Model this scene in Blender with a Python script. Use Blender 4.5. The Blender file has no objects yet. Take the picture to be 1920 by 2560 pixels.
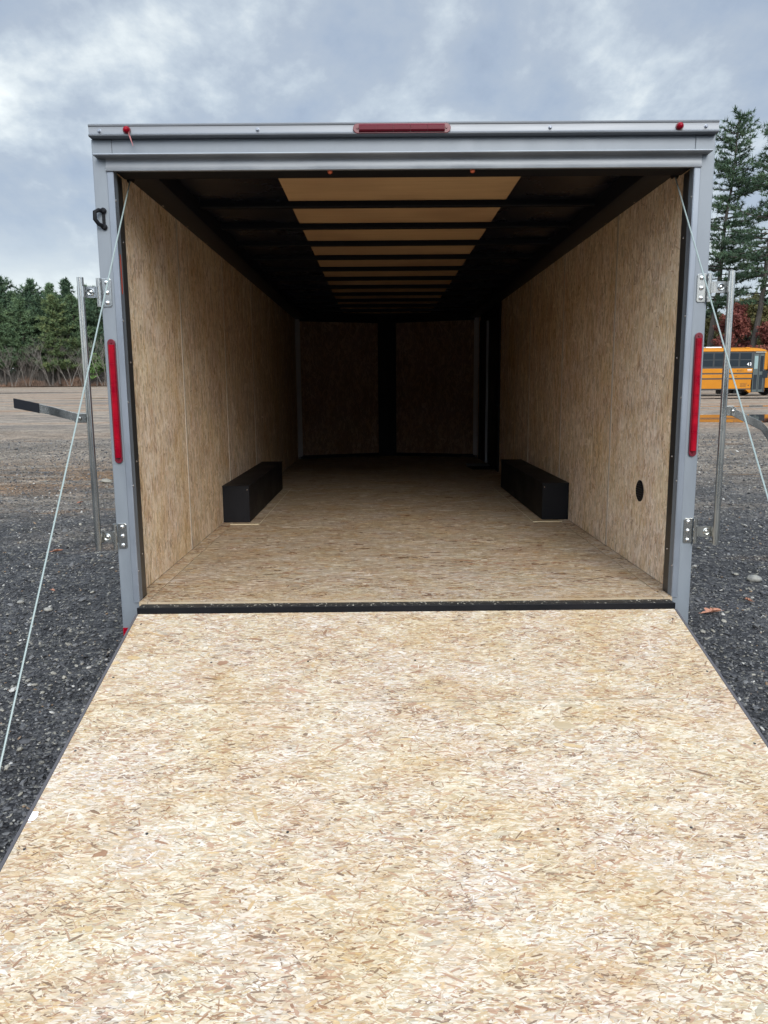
import bpy, math, random
import numpy as np
from mathutils import Matrix, Vector
random.seed(7); rng = np.random.default_rng(11)
R = math.radians
scn = bpy.context.scene
COL = scn.collection

# ------------------------------------------------------------ camera, world, sun, exposure
FLOOR_Z = 0.56                       # trailer floor above the ground at the rear sill
TILT = R(-1.19)                      # the trailer sits slightly nose down
TM = Matrix.Translation((0, 0, FLOOR_Z)) @ Matrix.Rotation(TILT, 4, 'X')
def cam_matrix():
    P, Y, Q = R(9.1563), R(0.2721), R(-0.4943)
    f = Vector((math.sin(Y)*math.cos(P), math.cos(Y)*math.cos(P), -math.sin(P)))
    r = Vector((math.cos(Y), -math.sin(Y), 0)); u = r.cross(f)
    r2 = r*math.cos(Q) + u*math.sin(Q); u2 = -r*math.sin(Q) + u*math.cos(Q)
    m = Matrix((r2, u2, -f)).transposed().to_4x4()
    m.translation = Vector((-0.1103, -3.2764, 0.9217))
    return TM @ m
cd = bpy.data.cameras.new('camera'); cam = bpy.data.objects.new('camera', cd); COL.objects.link(cam)
cam.matrix_world = cam_matrix(); cd.sensor_fit = 'VERTICAL'; cd.sensor_height = 36.0
cd.lens = 1892.47/2560*36.0; cd.clip_start = 0.05; cd.clip_end = 3000
scn.camera = cam
scn.view_settings.view_transform = 'Standard'; scn.view_settings.look = 'None'
scn.view_settings.gamma = 1; scn.view_settings.use_curve_mapping = False
scn.view_settings.exposure = 0.95

SUN_EL, SUN_AZ = R(32), R(169)       # high, behind the camera, behind cloud
w = bpy.data.worlds.new('World'); scn.world = w; w.use_nodes = True
nt = w.node_tree; nt.nodes.clear()
class G:
    """small node-graph helper"""
    def __init__(s, nt): s.nt = nt
    def n(s, t, **kw):
        nd = s.nt.nodes.new(t)
        for k, v in kw.items():
            if k.startswith('_'): setattr(nd, k[1:], v)
            else:
                k2 = int(k[1:]) if k[0] == 'i' and k[1:].isdigit() else k.replace('__', ' ')
                if isinstance(v, bpy.types.NodeSocket): s.nt.links.new(v, nd.inputs[k2])
                else: nd.inputs[k2].default_value = v
        return nd
    def math(s, op, a, b=0.0, c=0.0, clamp=False):
        return s.n('ShaderNodeMath', _operation=op, _use_clamp=clamp, i0=a, i1=b, i2=c).outputs[0]
    def vm(s, op, a, b=(0, 0, 0)):
        return s.n('ShaderNodeVectorMath', _operation=op, i0=a, i1=b).outputs[0]
    def noise(s, vec, scale, detail=4, rough=.5, dist=0.0, out='Fac'):
        return s.n('ShaderNodeTexNoise', Vector=vec, Scale=scale, Detail=detail, Roughness=rough, Distortion=dist).outputs[out]
    def maprange(s, v, a, b, c=0.0, d=1.0, smooth=False):
        nd = s.n('ShaderNodeMapRange', i0=v, i1=a, i2=b, i3=c, i4=d)
        if smooth: nd.interpolation_type = 'SMOOTHSTEP'
        return nd.outputs[0]
    def mix(s, f, a, b, mode='MIX'):
        nd = s.n('ShaderNodeMix', _data_type='RGBA', _blend_type=mode)
        for i, v in ((0, f), (6, a), (7, b)):
            if isinstance(v, bpy.types.NodeSocket): s.nt.links.new(v, nd.inputs[i])
            else: nd.inputs[i].default_value = v if i == 0 else (tuple(v)+(1,))[:4]
        return nd.outputs[2]
    def ramp(s, f, stops):
        nd = s.n('ShaderNodeValToRGB', Fac=f); e = nd.color_ramp.elements
        while len(e) < len(stops): e.new(.5)
        for q, (p, c) in zip(e, stops): q.position = p; q.color = tuple(c)+(1,)
        return nd.outputs[0]
g = G(nt)
dirv = g.n('ShaderNodeTexCoord').outputs['Generated']
sep = g.n('ShaderNodeSeparateXYZ', i0=dirv)
zz = g.math('ADD', g.math('MAXIMUM', sep.outputs[2], 0.0), 0.38)
pv = g.n('ShaderNodeCombineXYZ', X=g.math('DIVIDE', sep.outputs[0], zz), Y=g.math('MULTIPLY', g.math('DIVIDE', sep.outputs[1], zz), .8), Z=0.37).outputs[0]
n1 = g.noise(pv, 2.6, 9, .58, .15)
n2 = g.noise(pv, 6.5, 7, .55, .3)
nn = g.math('ADD', g.math('MULTIPLY', n1, .78), g.math('MULTIPLY', n2, .22))
cl = g.ramp(nn, [(.36, (.175, .212, .285)), (.43, (.212, .254, .330)), (.49, (.245, .282, .345)), (.535, (.31, .35, .405)), (.58, (.41, .445, .48)), (.64, (.54, .57, .59))])
# the cloud sheet thins towards the horizon on the left
low = g.math('MULTIPLY', g.maprange(sep.outputs[2], .06, .20, 1, 0, True), g.maprange(sep.outputs[0], -.05, -.45, 0, 1, True))
cl = g.mix(g.math('MULTIPLY', low, .72), cl, (.50, .53, .545))
up = g.maprange(sep.outputs[2], .40, .95, 1.0, 1.9, True)
back = g.maprange(sep.outputs[1], .1, -.6, 1.0, 3.3, True)
cl10 = g.vm('MULTIPLY', cl, g.n('ShaderNodeCombineXYZ', X=g.math('MULTIPLY', up, 10), Y=g.math('MULTIPLY', up, 10), Z=g.math('MULTIPLY', up, 9.6)).outputs[0])
cl10 = g.vm('MULTIPLY', cl10, g.n('ShaderNodeCombineXYZ', X=back, Y=back, Z=back).outputs[0])
sky = g.n('ShaderNodeTexSky', _sky_type='NISHITA', _sun_disc=False, _sun_elevation=SUN_EL, _sun_rotation=SUN_AZ)
skc = g.mix(.92, sky.outputs[0], cl10)
bg = g.n('ShaderNodeBackground', Color=skc, Strength=.1)
g.n('ShaderNodeOutputWorld', Surface=bg.outputs[0])

sd = bpy.data.lights.new('sun', 'SUN'); sd.energy = 1.5; sd.angle = R(28); sd.color = (1, .96, .9)
so = bpy.data.objects.new('sun', sd); COL.objects.link(so)
sv = Vector((math.sin(SUN_AZ)*math.cos(SUN_EL), math.cos(SUN_AZ)*math.cos(SUN_EL), math.sin(SUN_EL)))
so.rotation_euler = sv.to_track_quat('Z', 'Y').to_euler()

# ------------------------------------------------------------ materials
MATS = {}
def mat(name, color=(.5, .5, .5), rough=.5, metal=0.0, spec=.5, build=None, bump=None, **kw):
    if name in MATS: return MATS[name]
    m = bpy.data.materials.new(name); m.use_nodes = True; m.node_tree.nodes.clear(); h = G(m.node_tree)
    b = h.n('ShaderNodeBsdfPrincipled', Roughness=rough, Metallic=metal)
    b.inputs['Specular IOR Level'].default_value = spec
    b.inputs['Base Color'].default_value = tuple(color)+(1,)
    for k, v in kw.items(): b.inputs[k.replace('__', ' ')].default_value = v
    if build: build(h, b, m)
    h.n('ShaderNodeOutputMaterial', Surface=b.outputs[0])
    MATS[name] = m; return m
def obc(h): return h.n('ShaderNodeTexCoord').outputs['Object']
def scaled(h, v, s): return h.vm('MULTIPLY', v, s)
def link(h, a, b): h.nt.links.new(a, b)
def dirty(c1, c2, scale=(3, 3, 3), r=(.3, .5), bumpk=0.0, bscale=60):
    def f(h, b, m):
        o = obc(h); n = h.noise(scaled(h, o, scale), 1.0, 6, .6)
        link(h, h.mix(h.maprange(n, .35, .68), c1, c2), b.inputs['Base Color'])
        link(h, h.maprange(n, .3, .7, r[0], r[1]), b.inputs['Roughness'])
        if bumpk:
            bn = h.n('ShaderNodeBump', Height=h.noise(o, bscale, 3), Strength=bumpk, Distance=.002)
            link(h, bn.outputs[0], b.inputs['Normal'])
    return f
def osb_build(axis, gain, tint):
    # flake colours come from the mesh; the fibres run along the flakes
    def f(h, b, m):
        o = obc(h)
        col = h.n('ShaderNodeAttribute', _attribute_name='Col').outputs['Color']
        s1 = {'x': (18, 170, 170), 'z': (170, 170, 18)}[axis]
        s2 = {'x': (60, 420, 420), 'z': (420, 420, 60)}[axis]
        n1 = h.noise(scaled(h, o, s1), 1.0, 4, .6, 1.2); n2 = h.noise(scaled(h, o, s2), 1.0, 3, .6, .6)
        v = h.math('ADD', h.maprange(n1, .3, .7, -.13, .10), h.maprange(n2, .3, .7, -.10, .08))
        bl = h.noise(scaled(h, o, {'x': (2.0, 3.6, 2), 'z': (3.6, 3.6, 2.0)}[axis]), 1.0, 5, .62, .6); bf = h.maprange(bl, .40, .66, 0, .62, True)
        col = h.mix(bf, col, h.vm('MULTIPLY', col, (.88, .77, .61)))
        b2 = h.noise(scaled(h, o, {'x': (7, 15, 7), 'z': (15, 15, 5)}[axis]), 1.0, 5, .65, 1.0)
        col = h.mix(h.maprange(b2, .50, .66, 0, .5, True), col, h.vm('MULTIPLY', col, (.83, .715, .57)))
        col = h.mix(h.maprange(b2, .46, .34, 0, .45, True), col, h.vm('MULTIPLY', col, (1.16, 1.17, 1.19)))
        v = h.math('MULTIPLY', h.math('ADD', v, 1.0), gain)
        col = h.vm('MULTIPLY', col, tint)
        mul = h.n('ShaderNodeCombineXYZ', X=v, Y=v, Z=h.math('MULTIPLY', v, h.maprange(h.noise(o, 3.7, 3), .35, .65, 1.0, .90))).outputs[0]
        c = h.vm('MULTIPLY', col, mul)
        # thin dark slits between strands
        sl = h.maprange(h.noise(scaled(h, o, {'x': (34, 240, 240), 'z': (240, 240, 34)}[axis]), 1.0, 2, .5, 1.8), .70, .76, 0, .35)
        c = h.mix(sl, c, (.16, .095, .055))
        link(h, c, b.inputs['Base Color'])
        bn = h.n('ShaderNodeBump', Height=n1, Strength=.25, Distance=.001); link(h, bn.outputs[0], b.inputs['Normal'])
    return f
M_OSB_RAMP = mat('strand_board_ramp', rough=.78, spec=.25, build=osb_build('x', .97, (.985, .985, 1.01)))
M_OSB_FLOOR = mat('strand_board_floor', rough=.7, spec=.3, build=osb_build('x', .85, (.99, .93, .89)))
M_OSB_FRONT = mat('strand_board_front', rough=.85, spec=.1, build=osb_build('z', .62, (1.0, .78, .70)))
M_OSB_WALL = mat('strand_board_wall', rough=.8, spec=.2, build=osb_build('z', 1.42, (1.0, .93, .875)))
def alu_build(h, b, m):
    o = obc(h); n = h.noise(scaled(h, o, (3, 3, 2)), 1.0, 5, .6); n2 = h.noise(scaled(h, o, (2.5, 160, 160)), 1.0, 3, .6)
    link(h, h.mix(h.maprange(n, .35, .65), (.20, .215, .235), (.27, .285, .305)), b.inputs['Base Color'])
    link(h, h.math('ADD', h.maprange(n, .3, .7, .42, .55), h.maprange(n2, .3, .7, -.04, .06)), b.inputs['Roughness'])
    bn = h.n('ShaderNodeBump', Height=h.noise(o, 9, 2), Strength=.12, Distance=.004); link(h, bn.outputs[0], b.inputs['Normal'])
M_ALU = mat('brushed_aluminium', rough=.45, metal=.5, build=alu_build)
M_GREY = mat('grey_enamel', rough=.35, metal=.25, build=dirty((.146, .164, .186), (.180, .200, .222), (7, 7, 1.6), (.40, .58), .10, 6))
M_TRIM = mat('satin_aluminium_trim', rough=.4, metal=.5, build=dirty((.185, .206, .238), (.23, .25, .282), (5, 5, 2), (.34, .5)))
M_CAP = mat('mill_aluminium', rough=.5, metal=.25, build=dirty((.135, .146, .162), (.17, .18, .196), (2, 20, 30), (.35, .5)))
M_BLACK = mat('black_enamel', (.010, .010, .013), .5, spec=.18, build=dirty((.003, .0035, .005), (.006, .006, .008), (4, 4, 4), (.45, .6)))
M_JAMB = mat('black_jamb_paint', (.02, .02, .02), .3, build=dirty((.02, .019, .018), (.035, .033, .03), (6, 6, 1), (.25, .4)))
M_BPLATE = mat('black_roof_sheet', rough=.3, spec=.5, build=dirty((.005, .007, .014), (.011, .012, .018), (2, 2, 2), (.2, .38), .15, 5))
M_BOW = mat('matt_black_steel', (.002, .003, .006), .6, 0, .2)
M_DUSTY = mat('dusty_black_steel', rough=.5, spec=.25, build=dirty((.010, .010, .011), (.028, .027, .026), (30, 60, 60), (.4, .65)))
def luan_b(h, b, m):
    o = obc(h); n = h.noise(scaled(h, o, (3, 40, 40)), 1.0, 4, .55); n2 = h.noise(o, 1.3, 3)
    c = h.mix(h.maprange(n, .3, .7), (.54, .35, .185), (.62, .42, .225)); c = h.mix(h.maprange(n2, .4, .65, 0, .4), c, (.24, .125, .075)); link(h, c, b.inputs['Base Color'])
M_LUAN = mat('brown_ceiling_ply', rough=.6, build=luan_b)
M_ZINC = mat('zinc_plated_steel', rough=.25, metal=1.0, build=dirty((.36, .37, .37), (.48, .475, .44), (9, 9, 3), (.16, .34)))
M_CHROME = mat('bright_screw_head', (.75, .75, .75), .22, .95)
def cable_b(h, b, m):
    o = obc(h); wv = h.n('ShaderNodeTexWave', Vector=o, Scale=55.0, Distortion=.4); link(h, h.mix(wv.outputs['Fac'], (.19, .235, .225), (.30, .355, .345)), b.inputs['Base Color'])
M_CABLE = mat('pale_plastic_sheathed_cable', rough=.35, build=cable_b)
M_RUBBER = mat('black_rubber', (.005, .006, .009), .7, 0, .2)
M_RED = mat('red_lens', rough=.3, spec=.14, build=dirty((.17, .0, .008), (.27, .001, .010), (12, 12, 14), (.22, .4)))
M_REDD = mat('dark_red_lamp_base', (.10, .002, .010), .35)
M_ORANGE = mat('orange_wire_nut', (.55, .10, .03), .5)
M_TYRE = mat('tyre_rubber', (.018, .018, .018), .85)
M_SHIM = mat('pale_pine_shim', (.62, .54, .36), .7)
M_PAINT = mat('white_paint_blot', (.85, .87, .9), .6)

# ------------------------------------------------------------ mesh helpers
class MB:
    def __init__(s): s.v = []; s.f = []
    def quadbox(s, p):          # 8 points: bottom 4, top 4
        k = len(s.v); s.v += [tuple(q) for q in p]
        s.f += [tuple(k+i for i in t) for t in ((3,2,1,0),(4,5,6,7),(0,1,5,4),(1,2,6,5),(2,3,7,6),(3,0,4,7))]; return s
    def box(s, x0, x1, y0, y1, z0, z1):
        if x0 > x1: x0, x1 = x1, x0
        if y0 > y1: y0, y1 = y1, y0
        if z0 > z1: z0, z1 = z1, z0
        return s.quadbox([(x0,y0,z0),(x1,y0,z0),(x1,y1,z0),(x0,y1,z0),(x0,y0,z1),(x1,y0,z1),(x1,y1,z1),(x0,y1,z1)])
    def extrude(s, prof, fn, a, b):   # prof: list of 2-D points; fn(u, v, t) -> 3-D
        k = len(s.v); n = len(prof)
        s.v += [fn(u, v, a) for u, v in prof] + [fn(u, v, b) for u, v in prof]
        for i in range(n):
            j = (i+1) % n; s.f.append((k+i, k+j, k+n+j, k+n+i))
        s.f.append(tuple(k+i for i in range(n))[::-1]); s.f.append(tuple(k+n+i for i in range(n))); return s
    def tube(s, pts, r, n=10, cap=True):
        pts = [Vector(p) for p in pts]; k = len(s.v); N = len(pts)
        rr = r if isinstance(r, (list, tuple)) else [r]*N
        up = Vector((0, 0, 1)); pa = None
        for i, p in enumerate(pts):
            t = (pts[min(i+1, N-1)]-pts[max(i-1, 0)]).normalized()
            if pa is None:
                pa = t.cross(up)
                if pa.length < .01: pa = t.cross(Vector((1, 0, 0)))
            pa = (pa - t*pa.dot(t)).normalized(); pb = t.cross(pa)
            for j in range(n):
                a = 2*math.pi*j/n; s.v.append(tuple(p + (pa*math.cos(a)+pb*math.sin(a))*rr[i]))
        for i in range(N-1):
            for j in range(n):
                j2 = (j+1) % n; s.f.append((k+i*n+j, k+i*n+j2, k+(i+1)*n+j2, k+(i+1)*n+j))
        if cap: s.f.append(tuple(k+j for j in range(n))[::-1]); s.f.append(tuple(k+(N-1)*n+j for j in range(n)))
        return s
    def lathe(s, c, ax, prof, n=20):   # prof: (radius, distance along ax)
        c = Vector(c); ax = Vector(ax).normalized(); pa = ax.orthogonal().normalized(); pb = ax.cross(pa); k = len(s.v); N = len(prof)
        for r, d in prof:
            for j in range(n):
                a = 2*math.pi*j/n; s.v.append(tuple(c+ax*d+(pa*math.cos(a)+pb*math.sin(a))*r))
        for i in range(N-1):
            for j in range(n):
                j2 = (j+1) % n; s.f.append((k+i*n+j, k+i*n+j2, k+(i+1)*n+j2, k+(i+1)*n+j))
        s.f.append(tuple(k+j for j in range(n))[::-1]); s.f.append(tuple(k+(N-1)*n+j for j in range(n))); return s
def link_obj(name, me, parent=None):
    o = bpy.data.objects.new(name, me); COL.objects.link(o)
    if parent: o.parent = parent
    return o
def obj(name, mb, m, parent=None, bevel=0.0, smooth=False, origin=None):
    me = bpy.data.meshes.new(name)
    vs = mb.v
    if origin: vs = [(x-origin[0], y-origin[1], z-origin[2]) for x, y, z in vs]
    me.from_pydata(vs, [], mb.f); me.update()
    for q in (m if isinstance(m, list) else [m]): me.materials.append(q)
    o = link_obj(name, me, parent)
    if origin: o.location = origin
    if smooth:
        me.polygons.foreach_set('use_smooth', [True]*len(me.polygons))
        me.set_sharp_from_angle(angle=R(38))
    if bevel:
        md = o.modifiers.new('bevel', 'BEVEL'); md.width = bevel; md.segments = 2; md.limit_method = 'ANGLE'; md.angle_limit = R(40)
    return o
def npmesh(name, V, loops, sizes, m, parent=None, col=None, smooth=False):
    me = bpy.data.meshes.new(name); V = np.asarray(V, np.float32)
    me.vertices.add(len(V)); me.vertices.foreach_set('co', V.ravel())
    loops = np.asarray(loops, np.int32).ravel(); sizes = np.asarray(sizes, np.int32)
    me.loops.add(len(loops)); me.loops.foreach_set('vertex_index', loops)
    st = np.concatenate([[0], np.cumsum(sizes)[:-1]]).astype(np.int32)
    me.polygons.add(len(sizes)); me.polygons.foreach_set('loop_start', st); me.polygons.foreach_set('loop_total', sizes)
    me.polygons.foreach_set('use_smooth', np.full(len(sizes), smooth))
    if col is not None:
        at = me.attributes.new('Col', 'FLOAT_COLOR', 'FACE'); c4 = np.ones((len(sizes), 4), np.float32); c4[:, :3] = col
        at.data.foreach_set('color', c4.ravel())
    me.update(calc_edges=True); me.validate()
    me.materials.append(m); return link_obj(name, me, parent)
def tag(o, label=None, cat=None, group=None, kind=None):
    for k, v in (('label', label), ('category', cat), ('group', group), ('kind', kind)):
        if v: o[k] = v
    return o
def empty(name, loc=(0, 0, 0), rz=0.0):
    o = bpy.data.objects.new(name, None); COL.objects.link(o); o.location = loc; o.rotation_euler = (0, 0, rz); o.empty_display_size = .3; return o
def s2l(c):
    c = np.asarray(c, float)/255; return np.where(c <= .04045, c/12.92, ((c+.055)/1.055)**2.4)

_SC = {}
def screws(name, parent, pts, axis, prof, m=None, n=10):
    key = (name, axis, tuple(prof))
    for p in pts:
        if key not in _SC:
            o = obj(name, MB().lathe((0, 0, 0), axis, prof, n), m or M_CHROME, parent, smooth=True); _SC[key] = o
        else: o = _SC[key].copy(); COL.objects.link(o); o.parent = parent
        o.location = p
# ------------------------------------------------------------ ground and far setting
def ground_build(h, b, m):
    o = obc(h); sp = h.n('ShaderNodeSeparateXYZ', i0=o)
    # stones: three sizes of crushed gravel
    vs = [(h.n('ShaderNodeTexVoronoi', Vector=h.vm('ADD', o, h.vm('MULTIPLY', h.n('ShaderNodeTexNoise', Vector=o, Scale=30.0).outputs['Color'], (.02, .02, 0))), Scale=s)) for s in (34.0, 62.0, 13.0)]
    dist = h.math('MINIMUM', vs[0].outputs['Distance'], h.math('MULTIPLY', vs[1].outputs['Distance'], 1.3))
    r1 = h.n('ShaderNodeSeparateXYZ', i0=vs[0].outputs['Color']); r2 = h.n('ShaderNodeSeparateXYZ', i0=vs[1].outputs['Color']); r3 = h.n('ShaderNodeSeparateXYZ', i0=vs[2].outputs['Color'])
    val = h.math('ADD', h.math('MULTIPLY', r1.outputs[0], .55), h.math('MULTIPLY', r2.outputs[1], .45))
    dark = h.ramp(val, [(.15, (.018, .018, .020)), (.45, (.040, .040, .043)), (.72, (.072, .071, .072)), (.88, (.12, .115, .10)), (.96, (.26, .25, .22))])
    pale = h.ramp(val, [(.15, (.10, .080, .060)), (.5, (.20, .162, .124)), (.8, (.29, .24, .19)), (.95, (.42, .39, .34))])
    brn = h.ramp(val, [(.2, (.07, .04, .02)), (.6, (.17, .095, .045)), (.95, (.30, .2, .11))])
    big = h.noise(scaled(h, o, (.05, .10, 1)), 1.0, 5, .6); med = h.noise(scaled(h, o, (.16, .5, 1)), 1.0, 5, .62, .6)
    yy = h.math('ADD', sp.outputs[1], h.math('MULTIPLY', h.math('SUBTRACT', med, .5), 14.0))
    f = h.math('MULTIPLY', h.maprange(yy, 2.5, 11.0, 0, 1, True), h.maprange(med, .30, .56, .45, 1.0))
    f = h.math('MULTIPLY', f, h.maprange(sp.outputs[0], 1, 12, 1, .85))
    c = h.mix(f, dark, pale)
    nd = h.noise(scaled(h, o, (.34, 1.1, 1)), 1.0, 6, .65, .8)
    needle = h.math('MULTIPLY', h.maprange(nd, .56, .66, 0, .8, True), h.maprange(sp.outputs[1], 2.0, 5.5, .0, 1))
    needle = h.math('MULTIPLY', needle, h.maprange(sp.outputs[1], 26, 14, .35, 1))
    lit = h.math('MULTIPLY', h.math('MULTIPLY', h.maprange(sp.outputs[1], 5.6, 7.0, 0, 1, True), h.maprange(sp.outputs[1], 12.0, 9.0, 0, 1, True)), h.math('MULTIPLY', h.maprange(sp.outputs[0], -2.5, -4.0, 0, 1), h.maprange(nd, .40, .58, 0, .9, True)))
    needle = h.math('MAXIMUM', needle, lit)
    c = h.mix(needle, c, brn)
    lot = h.maprange(sp.outputs[1], 13, 24, 0, 1, True)
    streak = h.noise(scaled(h, o, (.04, .42, 1)), 1.0, 6, .6, .5)
    far = h.ramp(streak, [(.30, (.13, .112, .10)), (.42, (.22, .183, .150)), (.52, (.33, .265, .20)), (.60, (.29, .17, .10)), (.70, (.37, .30, .235))])
    sp2 = h.noise(scaled(h, o, (1.6, 2.6, 1)), 1.0, 5, .7); sp3 = h.noise(scaled(h, o, (9, 9, 1)), 1.0, 3, .7)
    k2 = h.math('MULTIPLY', h.maprange(sp2, .3, .7, .45, 1.5), h.maprange(sp3, .3, .7, .6, 1.4))
    c = h.mix(h.math('MULTIPLY', lot, .7), c, far)
    c = h.vm('MULTIPLY', c, h.n('ShaderNodeCombineXYZ', X=k2, Y=k2, Z=k2).outputs[0])
    link(h, c, b.inputs['Base Color'])
    vw = h.n('ShaderNodeTexVoronoi', Vector=scaled(h, o, (1, 1.3, 1)), Scale=5.5); vr = h.n('ShaderNodeSeparateXYZ', i0=vw.outputs['Color'])
    pick = h.math('MULTIPLY', h.math('MULTIPLY', h.math('LESS_THAN', vw.outputs['Distance'], .17), h.math('GREATER_THAN', vr.outputs[0], .45)), h.maprange(sp.outputs[1], 6, 11, 0, .75))
    c = h.mix(pick, c, h.mix(vr.outputs[1], (.20, .17, .14), (.52, .49, .44)))
    link(h, c, b.inputs['Base Color'])
    wet = h.maprange(h.noise(scaled(h, o, (.1, .3, 1)), 1.0, 3), .35, .65, .5, .85); link(h, wet, b.inputs['Roughness'])
    bn = h.n('ShaderNodeBump', Height=h.math('SUBTRACT', 1.0, dist), Strength=.9, Distance=.02); link(h, bn.outputs[0], b.inputs['Normal'])
M_GROUND = mat('gravel_lot', rough=.8, spec=.18, build=ground_build)
mb = MB(); mb.v = [(-900, -200, 0), (900, -200, 0), (900, 1500, 0), (-900, 1500, 0)]; mb.f = [(0, 1, 2, 3)]
tag(obj('ground', mb, M_GROUND), kind='structure')

# loose gravel lying on the ground near the trailer
def stone_mat(h, b, m):
    col = h.n('ShaderNodeAttribute', _attribute_name='Col').outputs['Color']
    o = obc(h); n = h.noise(o, 130, 3, .6)
    v = h.maprange(n, .3, .7, .7, 1.25); link(h, h.vm('MULTIPLY', col, h.n('ShaderNodeCombineXYZ', X=v, Y=v, Z=v).outputs[0]), b.inputs['Base Color'])
M_STONE = mat('crushed_stone', rough=.55, spec=.4, build=stone_mat)
t = (1+5**.5)/2
ICO = np.array([(-1,t,0),(1,t,0),(-1,-t,0),(1,-t,0),(0,-1,t),(0,1,t),(0,-1,-t),(0,1,-t),(t,0,-1),(t,0,1),(-t,0,-1),(-t,0,1)], float); ICO /= np.linalg.norm(ICO[0])
ICF = np.array([(0,11,5),(0,5,1),(0,1,7),(0,7,10),(0,10,11),(1,5,9),(5,11,4),(11,10,2),(10,7,6),(7,1,8),(3,9,4),(3,4,2),(3,2,6),(3,6,8),(3,8,9),(4,9,5),(2,4,11),(6,2,10),(8,6,7),(9,8,1)])
def gravel(n):
    D = 1.3*(19/1.3)**rng.random(n*2); x = rng.uniform(-1, 1, n*2)*(.85*D+.8); y = D-3.3
    keep = (np.abs(x) > np.where(y < -.0, 1.12, 1.05)) & (np.abs(x) < 12) ; keep &= ~((y > 0) & (np.abs(x) < 1.0))
    x, y, D = x[keep][:n], y[keep][:n], D[keep][:n]; n = len(x)
    s = .0042*np.exp(rng.normal(0, .38, n))*(1+.07*D); bigm = rng.random(n) < .004; s[bigm] *= rng.uniform(1.6, 2.8, bigm.sum())
    sc = np.stack([s*rng.uniform(.9, 1.6, n), s*rng.uniform(.7, 1.2, n), s*rng.uniform(.4, .75, n)], 1)
    a = rng.uniform(0, math.pi, n); V = ICO[None]*(1+rng.uniform(-.22, .22, (n, 12, 1)))*sc[:, None]
    ca, sa = np.cos(a)[:, None], np.sin(a)[:, None]; tx = rng.normal(0, .3, (n, 1))
    X = V[..., 0]*ca-V[..., 1]*sa; Y = V[..., 0]*sa+V[..., 1]*ca; Z = V[..., 2]+tx*V[..., 0]
    V = np.stack([X+x[:, None], Y+y[:, None], Z+(sc[:, 2]*.5)[:, None]], 2)
    pal = np.array([(.022,.022,.024),(.038,.038,.041),(.060,.060,.063),(.088,.087,.087),(.125,.118,.102),(.18,.168,.14),(.28,.27,.25),(.15,.10,.06)])
    pr = np.array([.20,.25,.22,.14,.09,.055,.03,.015]); ci = rng.choice(8, n, p=pr/pr.sum())
    ci[bigm] = rng.choice([3,4,5,5,6], bigm.sum())
    L = (ICF[None]+(np.arange(n)*12)[:, None, None]).ravel(); c = np.repeat(1.2*pal[ci]*rng.uniform(.75, 1.25, (n, 1)), 20, 0)
    o = npmesh('gravel', V.reshape(-1, 3), L, np.full(n*20, 3), M_STONE, col=c)
    return tag(o, 'loose dark crushed stone scattered thickly over the lot beside the trailer', 'gravel', kind='stuff')
gravel(130000)

M_WATER = mat('puddle_water', (.03, .028, .025), .03, 0, .6)
def puddle(name, cx, cy, rx, ry, seed):
    r = random.Random(seed); mb = MB(); n = 60; ph = [r.uniform(0, 6.28) for _ in range(4)]
    mb.v = [(cx+rx*math.cos(a)*(1+.10*math.sin(3*a+ph[0])+.07*math.sin(7*a+ph[1])+.03*math.sin(13*a+ph[2])),
             cy+ry*math.sin(a)*(1+.12*math.sin(2*a+ph[3])+.08*math.sin(5*a+ph[1])), .004) for a in (2*math.pi*i/n for i in range(n))]
    mb.f = [tuple(range(n))]; return tag(obj(name, mb, M_WATER), kind='structure')
puddle('puddle', 15.0, 21.7, 8.0, 2.2, 3)
puddle('puddle', 22.5, 30.6, 7.7, .8, 5)
puddle('puddle', 21, 40.2, 9, .7, 8)
puddle('puddle', -39, 71.5, 10, 1.5, 9)
puddle('puddle', -18, 51, 4.5, .5, 12)

def verge_b(h, b, m):
    o = obc(h); n = h.noise(scaled(h, o, (.5, .5, 1)), 1.0, 6, .65)
    link(h, h.ramp(n, [(.3, (.08, .055, .035)), (.5, (.16, .095, .055)), (.7, (.25, .17, .09))]), b.inputs['Base Color'])
M_VERGE = mat('leaf_litter', rough=.9, build=verge_b)
mb = MB(); N = 200
def edge_y(x): return 117-55*min(1, max(0, (x+8)/24))
for i in range(N+1):
    x = -170+340*i/N; y = edge_y(x)+1.6*math.sin(x*.13)+.9*math.sin(x*.51+1)
    mb.v += [(x, y, .01), (x, y+5, .3+.2*math.sin(x*.3)), (x, y+90, 1.2)]
for i in range(N):
    k = 3*i; mb.f += [(k, k+3, k+4, k+1), (k+1, k+4, k+5, k+2)]
tag(obj('verge', mb, M_VERGE, smooth=True), kind='structure')

# ------------------------------------------------------------ vegetation
def leaf_mat(name, c1, c2, c3, sc=1.2):
    def f(h, b, m):
        o = obc(h); n = h.noise(o, sc, 5, .6); n2 = h.noise(o, sc*9, 2, .6)
        c = h.ramp(h.math('ADD', h.math('MULTIPLY', n, .7), h.math('MULTIPLY', n2, .3)), [(.36, c1), (.5, c2), (.64, c3)]); link(h, c, b.inputs['Base Color'])
        link(h, c, b.inputs['Subsurface Radius']) if False else None
    return mat(name, rough=.7, spec=.25, build=f)
M_PINE = leaf_mat('pine_needles', (.022, .045, .028), (.050, .088, .050), (.095, .14, .072))
M_PINE_Y = leaf_mat('yellow_green_pine_needles', (.035, .062, .028), (.075, .11, .045), (.15, .17, .065))
M_PINE_B = leaf_mat('mid_green_pine_needles', (.036, .066, .036), (.075, .12, .060), (.12, .17, .08))
M_RED_L = leaf_mat('dark_red_maple_leaves', (.07, .018, .015), (.13, .035, .028), (.19, .07, .045))
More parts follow.
